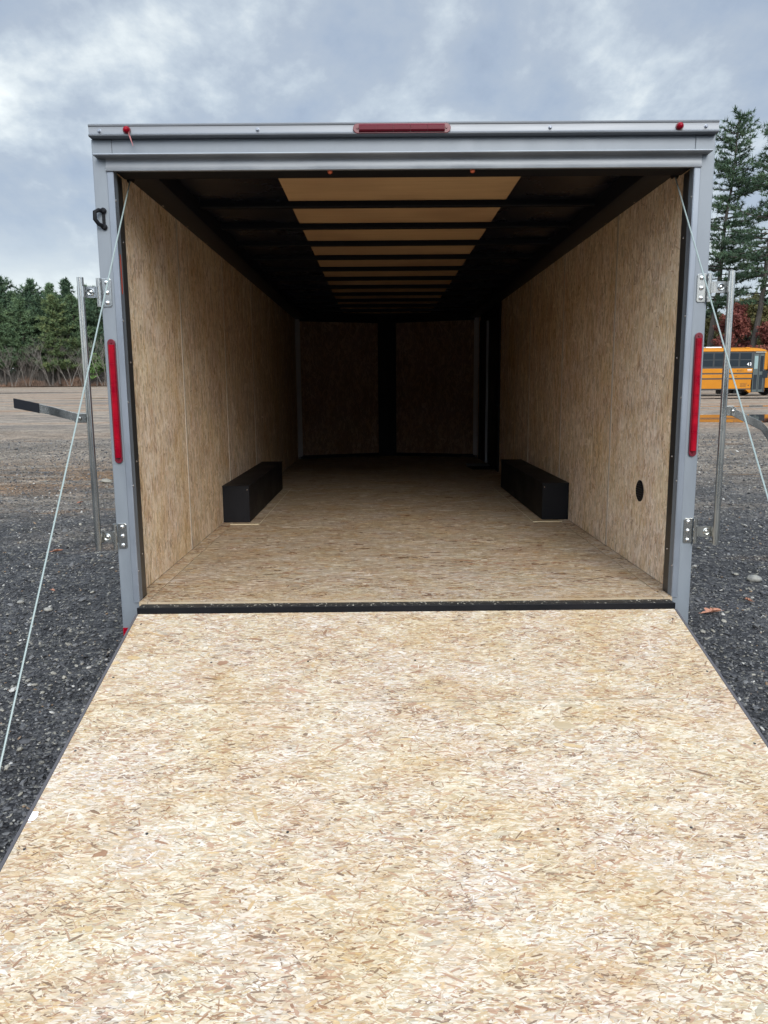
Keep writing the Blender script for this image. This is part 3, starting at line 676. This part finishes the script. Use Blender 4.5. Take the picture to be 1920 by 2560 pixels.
# rear frame
for sx in (-1, 1):
    mb = MB(); mb.box(sx*(HW+.001), sx*OW, 0, .05, -.25, 1.9345); tp('corner_post', mb, M_GREY, bevel=.003)
    mb = MB(); mb.extrude([(HW-.001, .012), (HW-.001, -.004), (HW+.003, -.0065), (HW+.024, -.005), (HW+.028, .001)], lambda u, v, t: (sx*u, v, t), -.004, 1.812+.0)
    mb2 = tp('post_trim', mb, M_TRIM)
    mb = MB(); mb.box(sx*(HW+.003), sx*(OW-.004), .051, .115, -.005, 1.815); mb.box(sx*(HW+.003), sx*(HW+.012), .004, .051, -.005, 1.81); tp('jamb', mb, M_JAMB, bevel=.002)
    screws('screw', mb2, [(sx*(HW-.0005), .007, z) for z in (1.70, 1.22, .88, .52, .14)]+[(sx*(HW+.004), .085, z) for z in (1.55, 1.05, .62, .2)], (-sx, 0, 0), [(.005, -.002), (.005, .001), (.0025, .003)])
# corner marker of orange tape at the left jamb
mb = MB(); mb.box(-HW+.0, -HW-.004, .018, .030, 1.33, 1.49); tp('orange_strip', mb, mat('orange_red_strip', (.45, .06, .03), .5))
# header
mb = MB(); mb.extrude([(0, 1.9345), (0, 1.868), (.05, 1.868), (.05, 1.9345)], lambda u, v, t: (t, u, v), -HW, HW); tp('header', mb, M_GREY, bevel=.0015)
mb = MB(); mb.extrude([(-.032, 1.868), (-.034, 1.862), (-.030, 1.860), (-.008, 1.859), (-.004, 1.852), (-.003, 1.835), (-.008, 1.820), (-.013, 1.814), (-.012, 1.810), (.006, 1.810), (.006, 1.867)], lambda u, v, t: (t, u, v), -HW-.028, HW+.028)
tp('header_trim', mb, M_ALU, smooth=True)
mb = MB(); mb.extrude([(-.044, 1.868), (-.046, 1.864), (-.043, 1.8605), (.0, 1.8605), (.0, 1.869)], lambda u, v, t: (t, u, v), -1.250, 1.242); tp('drip_ledge', mb, M_ALU, smooth=True)
mb = MB(); mb.extrude([(-.030, 1.935), (-.036, 1.937), (-.037, 1.941), (-.0325, 1.944), (-.031, 1.947), (-.031, 1.972), (-.034, 1.974), (-.035, 1.979), (-.028, 1.984), (.06, 1.984), (.06, 1.935)], lambda u, v, t: (t, u, v), -1.2665, 1.2665)
cap = tp('roof_cap', mb, M_CAP, smooth=True)
sc = None
for x, z in ((-1.223, 1.956), (-.589, 1.957), (.586, 1.958), (1.214, 1.958)):
    if sc is None: mb = MB().lathe((0, 0, 0), (0, -1, 0), [(.008, 0), (.008, .0015), (.0055, .002), (.0055, .006), (.004, .0075)], 12); sc = obj('screw', mb, mat('dull_cap_screw', (.20, .22, .26), .4, .3), cap, smooth=True); o = sc
    else: o = sc.copy(); COL.objects.link(o); o.parent = cap
    o.location = (x, -.0308, z)
for x in (-1.112, 1.107):
    mb = MB().lathe((x, -.031, 1.958), (0, -1, 0), [(.0155, 0), (.0155, .006)], 20); cl_ = tp('clearance_light', mb, M_REDD, smooth=True)
    mb = MB().lathe((x, -.037, 1.958), (0, -1, 0), [(.0125, 0), (.012, .008), (.009, .013), (.004, .016)], 20); obj('lens', mb, M_RED, cl_, smooth=True)
mb = MB().quadbox([(-1.104, -.037, 1.936), (-1.100, -.037, 1.936), (-1.100, -.036, 1.936), (-1.104, -.036, 1.936), (-1.108, -.040, 1.952), (-1.100, -.040, 1.952), (-1.100, -.039, 1.952), (-1.108, -.039, 1.952)])
mb.quadbox([(-1.088, -.044, 1.895), (-1.0865, -.044, 1.895), (-1.0865, -.043, 1.895), (-1.088, -.043, 1.895), (-1.104, -.038, 1.936), (-1.098, -.038, 1.936), (-1.098, -.037, 1.936), (-1.104, -.037, 1.936)])
tp('hanging_tag', mb, mat('faded_red_tape', (.30, .10, .10), .6))
def stadium(hl, hr, n=10):     # half length, radius
    pts = [(hl*1.0-hr+hr*math.cos(a), hr*math.sin(a)) for a in np.linspace(-math.pi/2, math.pi/2, n)]
    return pts+[(-x, -y) for x, y in pts]
def strip_light(name, cx, cz, hl, hr, vertical, y=-.0015, lens_in=.024, segs=6):
    f = (lambda u, v, t: (cx+v, t, cz+u)) if vertical else (lambda u, v, t: (cx+u, t, cz+v))
    mb = MB().extrude(stadium(hl, hr), f, y, y-.008); b = tp(name, mb, M_REDD, bevel=.0015)
    mb = MB(); e = hl-lens_in
    for k in range(segs):
        a0 = -e+2*e*k/segs; a1 = -e+2*e*(k+1)/segs
        mb.extrude([(hr*.78, -.006), (hr*.70, -.014), (hr*.4, -.019), (-hr*.4, -.019), (-hr*.70, -.014), (-hr*.78, -.006)], lambda u, v, t: f(t, u, y+v), a0+.0005, a1-.0005)
    obj('lens', mb, M_RED if vertical else mat('maroon_lens', (.085, .001, .010), .35, 0, .15), b)
    screws('screw', b, [f(s*(hl-hr*.95), 0, y-.008) for s in (-1, 1)], (0, -1, 0), [(.0045, 0), (.0045, .001), (.003, .003)], m=M_REDD)
strip_light('tail_light', -1.238, .881, .2625, .0165, True)
strip_light('tail_light', 1.2435, .888, .2625, .0165, True)
strip_light('marker_light', -.010, 1.957, .196, .019, False, y=-.0315, segs=5)
mb = MB().box(-1.268, -1.245, -.006, -.0005, -.16, -.12); tp('reflector', mb, M_RED, bevel=.002)

# hook on the left post
mb = MB(); mb.tube([(-1.240, -.003, 1.657), (-1.250, -.020, 1.657), (-1.263, -.030, 1.648), (-1.264, -.030, 1.620), (-1.253, -.024, 1.603), (-1.242, -.008, 1.597)], .0085, 8)
mb.lathe((-1.236, -.001, 1.658), (0, -1, 0), [(.012, 0), (.012, .008), (.007, .012)], 12); mb.lathe((-1.236, -.001, 1.594), (0, -1, 0), [(.012, 0), (.012, .008), (.007, .012)], 12)
mb.box(-1.243, -1.231, -.006, -.0005, 1.60, 1.66); tp('tie_hook', mb, M_BLACK, smooth=True)

# latch bars: vertical tube, two hinges, lever
for sx, tx, tz0, tz1 in ((-1, 1.336, .246, 1.389), (1, 1.349, .244, 1.395)):
    TY = -.045
    mb = MB(); n_ = 20; mb.lathe((sx*tx, TY, tz0), (0, 0, 1), [(.010, .002), (.0135, 0), (.0135, tz1-tz0), (.0115, tz1-tz0), (.0115, tz1-tz0-.03)], n_)
    bar = tp('latch_bar', mb, M_ZINC, smooth=True)
    for z0, z1, dxx in ((1.275, 1.390, 0.0), (.243, .354, .002)):
        x0 = 1.2245; mb = MB()
        pr = [(x0+.006, z0), (1.262, z0), (1.262, z1), (x0+.006, z1), (x0, z1-.006), (x0, z0+.006)]
        mb.extrude(pr, lambda u, v, t: (sx*u, t, v), -.0005, -.0045)
        zc = (z0+z1)/2
        br = obj('hinge_bracket', mb, M_ZINC, bar, bevel=.001)
        mb = MB(); mb.lathe((sx*1.2735, -.012, z0), (0, 0, 1), [(.0095, 0), (.0095, z1-z0)], 14)
        mb.lathe((sx*1.2735, -.012, zc-.024), (0, 0, 1), [(.0108, 0), (.0108, .048)], 14)
        # arm between barrel and tube, wrapped round the tube
        mb.box(sx*1.281, sx*(tx-.010), -.028, -.024, zc-.023, zc+.023)
        mb.box(sx*1.274, sx*1.283, -.028, -.004, zc-.023, zc+.023)
        mb.lathe((sx*tx, TY+.004, zc-.021), (0, 0, 1), [(.0165, 0), (.0165, .042)], 16)
        mb.lathe((sx*(tx-.034), -.0285, zc), (0, -1, 0), [(.016, -.002), (.0155, .001), (.0125, .0035), (.0105, .0025), (.009, -.001), (.006, .0015), (.001, .002)], 20)
        obj('hinge_knuckle', mb, M_ZINC, bar, smooth=True)
        screws('hinge_screw', bar, [(sx*1.243, -.0048, zc+dz) for dz in (-.041, 0, .041)], (0, -1, 0), [(.0090, 0), (.0088, .003), (.0065, .0058), (.003, .0068)], n=14)
    # lever
    if sx < 0: pv_ = [(-1.350, .835, .795), (-1.378, .837, .795), (-1.400, .832, .797)]; arm = [(-1.374, .8325, .798), (-1.505, .868, .832), (-1.541, .876, .840)]; grip = [(-1.5415, .878, .838), (-1.646, .9005, .860)]; pz = (-1.375, .815)
    else: pv_ = [(1.362, .842, .802), (1.388, .843, .800), (1.402, .832, .808)]; arm = [(1.380, .836, .803), (1.512, .775, .738), (1.549, .737, .690)]; grip = [(1.5485, .741, .688), (1.625, .668, .616)]; pz = (1.386, .821)
    def plate(mb, pts, ya, yb):
        for (xa, za1, za0), (xb, zb1, zb0) in zip(pts[:-1], pts[1:]):
            mb.quadbox([(xa, ya, za0), (xb, ya, zb0), (xb, yb, zb0), (xa, yb, za0), (xa, ya, za1), (xb, ya, zb1), (xb, yb, zb1), (xa, yb, za1)])
    mb = MB(); plate(mb, pv_, TY-.004, TY+.004); obj('lever_mount', mb, M_ZINC, bar, bevel=.001)
    mb = MB(); plate(mb, arm, TY-.010, TY-.0045); mb.lathe((pz[0], TY-.010, pz[1]), (0, -1, 0), [(.007, 0), (.007, .001), (.005, .003), (.003, .0035)], 14); obj('lever_arm', mb, M_ZINC, bar, bevel=.0008)
    mb = MB(); plate(mb, grip, TY-.014, TY-.001); obj('grip', mb, M_RUBBER, bar, bevel=.002)

# cables from the spring lines down to the ramp
for sx in (-1, 1):
    a = Vector((sx*1.1665, .15, 1.815)); t_ = 1.56; b = Vector((sx*(RH-.006), -.085-c_*t_-.0, -.034-s_*t_+.01))
    mb = MB().tube([a, a.lerp(b, .33)+Vector((0, 0, -.003)), a.lerp(b, .66)+Vector((0, 0, -.003)), b], .0029, 8); cb = tp('support_cable', mb, M_CABLE, smooth=True)
    mb = MB().box(b.x-.012, b.x+.006, b.y-.02, b.y+.02, b.z-.012, b.z+.002); obj('cable_bracket', mb, M_ZINC, cb)
    mb = MB().lathe((sx*1.1665, .15, 1.835), (sx, 0, 0), [(.03, -.01), (.024, -.004), (.024, .004), (.03, .01)], 18); obj('pulley', mb, M_BLACK, cb, smooth=True)

# wheel boxes
for sx in (-1, 1):
    mb = MB().box(sx*1.036, sx*(WX-.001), 2.026, 3.857, .0015, .262); wb = tp('wheel_box', mb, M_BLACK, bevel=.004)
    mb = MB().box(sx*1.030, sx*(WX-.0005), 2.020, 3.862, .258, .2645); obj('lid_edge', mb, M_BLACK, wb, bevel=.002)
    mb = MB().lathe((sx*1.05, 2.0255, .235), (0, -1, 0), [(.004, -.001), (.004, .001), (.002, .0025)], 8); obj('screw', mb, M_CHROME, wb)
    tp('floor_shim', MB().box(sx*.960, sx*1.160, 1.935, 1.944, .0012, .005), M_SHIM); tp('floor_joint', MB().box(sx*.958, sx*.961, 1.9445, 3.93, .0012, .0022), M_SHIM)
# round vent in the right wall
mb = MB().lathe((WX-.001, .574, .399), (-1, 0, 0), [(.055, -.003), (.055, .003), (.048, .006), (.044, .003), (.044, .001)], 32); vt = tp('wall_vent', mb, M_BLACK, smooth=True)
mb = MB()
for k in range(7):
    dz = -.036+.012*k; hl = math.sqrt(max(.0, .044**2-dz*dz)); mb.box(WX-.006, WX-.003, .574-hl, .574+hl, .399+dz-.0025, .399+dz+.0025)
obj('vent_grille', mb, M_DUSTY, vt)
# side door in the right wall
mb = MB().box(WX-.002, WX+.02, 5.19, 6.86, .001, 1.866); sdr = tp('side_door', mb, M_BLACK)
mb = MB()
for y in (5.19, 6.82): mb.box(WX-.018, WX-.0025, y, y+.04, .001, 1.80)
mb.box(WX-.018, WX-.0025, 5.23, 6.82, 1.76, 1.80); obj('door_frame', mb, M_BLACK, sdr, bevel=.002)
mb = MB().box(WX-.030, WX-.0025, 6.12, 6.13, .02, 1.74); obj('door_edge', mb, M_ALU, sdr)
mb = MB().box(WX-.04, WX-.0025, 5.26, 5.36, .74, .79); obj('door_latch', mb, M_BLACK, sdr)
mb = MB().extrude([(1.2245, 5.48), (1.2245, 5.87), (.93, 5.87), (.965, 5.48)], lambda u, v, t: (u, v, t), .0015, .004); tp('step_well', mb, M_BLACK)
mb = MB().box(.955, 1.2245, 5.875, 6.16, .0015, .006); tp('step_plate', mb, M_ALU)

# outside skins, roof, chassis, wheels
for sx in (-1, 1):
    mb = MB()
    for y0, y1, z0, z1 in ((.05, 2.0, -.12, 1.93), (2.0, 3.9, .20, 1.93), (3.9, FY, -.12, 1.93)): mb.box(sx*1.253, sx*1.262, y0, y1, z0, z1)
    tp('side_skin', mb, M_GREY)
    mb = MB().quadbox([(sx*1.262, FY, -.12), (0, NY+.12, -.12), (0, NY+.13, -.12), (sx*1.262, FY+.01, -.12), (sx*1.262, FY, 1.93), (0, NY+.12, 1.93), (0, NY+.13, 1.93), (sx*1.262, FY+.01, 1.93)]); tp('nose_skin', mb, M_GREY)
    mb = MB().extrude([(1.95, .20), (2.1, .28), (3.8, .28), (3.95, .20), (3.95, .12), (3.78, .22), (2.12, .22), (1.95, .12)], lambda u, v, t: (t, u, v), sx*1.262, sx*1.33); tp('fender', mb, M_BLACK)
    for y in (2.48, 3.40):
        c = (sx*1.10, y, -.205); mb = MB().lathe((sx*1.05, y, -.205), (sx, 0, 0), [(.20, 0), (.325, .0), (.352, .03), (.352, .17), (.325, .20), (.20, .20)], 36); wh = tp('wheel', mb, M_TYRE, smooth=True)
        mb = MB().lathe((sx*1.20, y, -.205), (sx, 0, 0), [(.205, -.15), (.205, .008), (.18, .0), (.07, -.02), (.05, .02), (.02, .03)], 30); obj('rim', mb, M_ALU, wh, smooth=True)
mb = MB(); pf = [(-1.262, .055), (1.262, .055), (1.262, FY), (0, NY+.13), (-1.262, FY)]
mb.extrude(pf, lambda u, v, t: (u, v, t), CZ+.006, CZ+.014); tp('roof', mb, M_CAP)
mb = MB()
for sx in (-1, 1): mb.box(sx*.80, sx*.90, .02, FY, -.20, -.019)
for k in range(12): mb.box(-1.24, 1.24, .15+.6*k, .19+.6*k, -.10, -.0185)
for y in (2.48, 3.40): mb.box(-.98, .98, y-.035, y+.035, -.24, -.17)
tp('chassis', mb, M_BLACK)
mb = MB().quadbox([(-.85, FY, -.18), (-.75, FY, -.18), (.05, 9.0, -.18), (-.05, 9.0, -.18), (-.85, FY, -.06), (-.75, FY, -.06), (.05, 9.0, -.06), (-.05, 9.0, -.06)])
mb.quadbox([(.75, FY, -.17), (.85, FY, -.17), (.06, 9.0, -.17), (-.04, 9.0, -.17), (.75, FY, -.07), (.85, FY, -.07), (.06, 9.0, -.07), (-.04, 9.0, -.07)])
mb.box(-.035, .035, 8.5, 8.57, -.38, .2); tp('tongue', mb, M_BLACK)

# ------------------------------------------------------------ school bus
M_YEL = mat('school_bus_yellow', rough=.5, spec=.25, build=dirty((.36, .130, .002), (.41, .155, .003), (1, 1, 1), (.5, .6)))
M_BGL = mat('dark_bus_glass', (.018, .024, .030), .12, 0, .6)
M_BFR = mat('black_bus_paint', (.022, .025, .028), .45)
M_DGR = mat('dark_green_grey_door', (.05, .066, .064), .4)
M_PGL = mat('pale_reflecting_glass', (.20, .27, .27), .15)
BX0, BX1, BY = 13.2, 26.2, 44.2
bus = empty('school_bus', (BX0, BY, 0)); tag(bus, 'yellow school bus numbered 43 parked across the lot right of the trailer', 'bus')
def bp(name, mb, m, par=bus, **kw): return obj(name, mb, m, par, **kw)
L = BX1-BX0
DX0, DX1 = 22.98-BX0, 23.68-BX0
mb = MB(); mb.box(0, DX0-.04, .02, 2.42, .46, 1.03); mb.box(0, DX0-.02, .0, 2.44, 1.105, 1.34); mb.box(0, DX0, .0, 2.44, 1.42, 1.69)
mb.box(0, DX0, .03, 2.41, 1.0, 1.70)
body = bp('body', mb, M_YEL, bevel=.015)
mb = MB(); mb.box(0, DX0-.02, .008, .029, 1.03, 1.105); mb.box(0, DX0-.02, .008, .029, 1.34, 1.42); mb.box(0, DX0-.04, .03, 2.4, .40, .459); bp('rub_rail', mb, M_BFR)
mb = MB(); mb.box(0, DX0+.02, .03, 2.41, 1.691, 2.71); bp('window_band', mb, M_BFR)
xs = DX0-.12
for k in range(12):
    x1 = xs-.79*k; x0 = x1-.70
    if x0 < .1: break
    mb = MB().box(x0, x1, .012, .029, 1.80, 2.62); wn = bp('window', mb, M_BGL)
    mb = MB(); mb.box(x0-.02, x1+.02, .004, .0115, 2.20, 2.235)
    for xx in (x0-.02, x1): mb.box(xx, xx+.02, .004, .0115, 1.79, 2.64)
    mb.box(x0, x1, .004, .0115, 1.79, 1.81); obj('frame', mb, mat('dark_window_frame', (.035, .042, .045), .4), wn)
prof = [(0, 2.712), (-.02, 2.74), (.0, 2.80), (.10, 2.87), (.45, 2.94), (1.22, 2.99), (1.99, 2.94), (2.34, 2.87), (2.44, 2.80), (2.46, 2.74), (2.44, 2.712)]
mb = MB(); k = 0; secs = [(0, 1), (L-3.1, 1), (L-2.75, .93), (L-2.5, .75), (L-2.42, .4)]
for x, s in secs: mb.v += [(x, y, 2.712+(z-2.712)*s) for y, z in prof]
n = len(prof)
for i in range(len(secs)-1):
    for j in range(n-1): mb.f.append((i*n+j, (i+1)*n+j, (i+1)*n+j+1, i*n+j+1))
mb.f.append(tuple(range(n))); mb.f.append(tuple((len(secs)-1)*n+j for j in range(n))[::-1]); mb.f.append((0, (len(secs)-1)*n, len(secs)*n-1, n-1))
rf = bp('roof', mb, M_YEL, smooth=True)
mb = MB().box(7.0, 8.0, .5, 1.6, 2.95, 3.02); obj('roof_hatch', mb, mat('white_hatch', (.7, .7, .7), .5), rf, bevel=.03)
mb = MB().box(DX0-.4, DX0-.1, .3, .6, 2.91, 2.98); obj('strobe_base', mb, M_YEL, rf, bevel=.03)
mb = MB().box(DX0+.02, DX1+.12, .03, 2.41, .24, 2.71); bp('door_well', mb, M_BFR)
mb = MB()
mb.box(DX0+.04, DX0+.33, .012, .0295, .26, 2.56); mb.box(DX0+.40, DX1-.02, .012, .0295, .26, 2.56); dr = bp('door', mb, M_DGR)
mb = MB(); mb.box(DX0+.08, DX0+.29, .004, .0115, 1.66, 2.44); obj('pane', mb, M_PGL, dr)
mb = MB(); mb.box(DX0+.08, DX0+.29, .004, .0115, .40, 1.30); mb.box(DX0+.44, DX1-.06, .004, .0115, .40, 1.30); mb.box(DX0+.44, DX1-.06, .004, .0115, 1.5, 2.44); obj('dark_pane', mb, M_BGL, dr)
mb = MB().box(DX0+.10, DX1+.05, -.02, .0, 2.655, 2.685); bp('door_awning', mb, mat('pale_trim', (.5, .5, .42), .5))
# front section, hood, glass
mb = MB(); mb.box(DX1+.125, L-2.4, .0, 2.44, .30, 1.62); mb.box(DX1+.125, DX1+.20, .0, 2.44, 1.621, 2.70); mb.box(L-2.52, L-2.4, .0, 2.44, 1.621, 2.70); mb.box(L-2.399, L-.2, .30, 2.14, .50, 1.40); fr = bp('hood', mb, M_YEL, bevel=.04)
mb = MB().box(DX1+.201, L-2.521, .02, 2.42, 1.622, 2.70); bp('windshield', mb, M_BGL)
mb = MB().box(DX1+.26, L-2.6, -.006, -.0005, 1.10, 1.55); obj('lower_window', mb, M_BGL, fr)
mb = MB().box(L-.199, L-.05, .2, 2.24, .45, .75); bp('bumper', mb, M_BFR, bevel=.03)
for x, y in ((DX0+.50, 1.9), (L-1.3, .14), (L-1.3, 2.05), (3.2, .14), (3.2, 2.0), (DX0-1.4, 1.9)):
    if x == DX0-1.4: continue
    mb = MB().lathe((x, y, .48), (0, 1, 0), [(.28, 0), (.46, 0), (.48, .04), (.48, .22), (.46, .26), (.28, .26)], 28); wl = bp('wheel', mb, M_TYRE, smooth=True)
    mb = MB().lathe((x, y+.02, .48), (0, -1, 0), [(.27, 0), (.25, .01), (.12, -.05), (.08, .02)], 20); obj('rim', mb, M_ALU, wl, smooth=True)
mb = MB().box(1, L-1, .8, 1.6, .36, .50); mb.box(5.0, 6.2, .3, 1.1, .18, .42); mb.box(DX0-1.7, DX0-1.1, .5, 1.2, .12, .42); mb.box(DX0-.9, DX0-.3, .5, 1.2, .14, .42); bp('underbody', mb, M_BFR, bevel=.05)
mb = MB().quadbox([(DX0-.10, .03, .20), (DX0-.02, .03, .20), (DX0-.02, .3, .20), (DX0-.10, .3, .20), (DX0-.34, .03, .40), (DX0-.02, .03, .40), (DX0-.02, .3, .40), (DX0-.34, .3, .40)]); bp('skirt', mb, M_YEL)
def text(name, s, x, z, size, m, par, y=-.004):
    cu = bpy.data.curves.new(name, 'FONT'); cu.body = s; cu.size = size; cu.extrude = .001; cu.align_x = 'CENTER'; cu.offset = size*.008; cu.space_character = 1.12
    o = bpy.data.objects.new(name, cu); COL.objects.link(o); bpy.context.view_layer.update()
    me = bpy.data.meshes.new_from_object(o.evaluated_get(bpy.context.evaluated_depsgraph_get())); COL.objects.unlink(o); bpy.data.objects.remove(o)
    q = link_obj(name, me, par); me.materials.append(m); q.location = (x, y, z); q.rotation_euler = (R(90), 0, 0); return q
M_WH = mat('white_lettering', (.8, .8, .8), .5); M_BL = mat('black_lettering', (.015, .012, .01), .5)
text('number', '43', DX0-.24, 1.86, .27, M_WH, bus, .0)
text('number', '41571', DX0-.78, 1.50, .16, M_BL, bus)
mb = MB().box(DX0-.33, DX0-.06, -.004, -.0005, 1.60, 1.63); mb.box(DX0-.33, DX0-.06, -.004, -.0005, 1.535, 1.55); bp('marker_lamp', mb, M_WH)
mb = MB(); r = random.Random(3)
for i, (z, a, b) in enumerate(((.78, .26, .74), (.71, .32, .70), (.645, .36, .72), (.585, .30, .72))):
    x = DX0-b
    while x < DX0-a-.04: q = r.uniform(.03, .08); mb.box(x, min(x+q, DX0-a), .014, .0195, z-.012, z+.012); x += q+.02
mb.box(DX0-.24, DX0-.16, .014, .0195, .63, .68); mb.box(DX0-1.05, DX0-.95, -.005, -.0005, 1.19, 1.22)
bp('lettering', mb, M_BL)
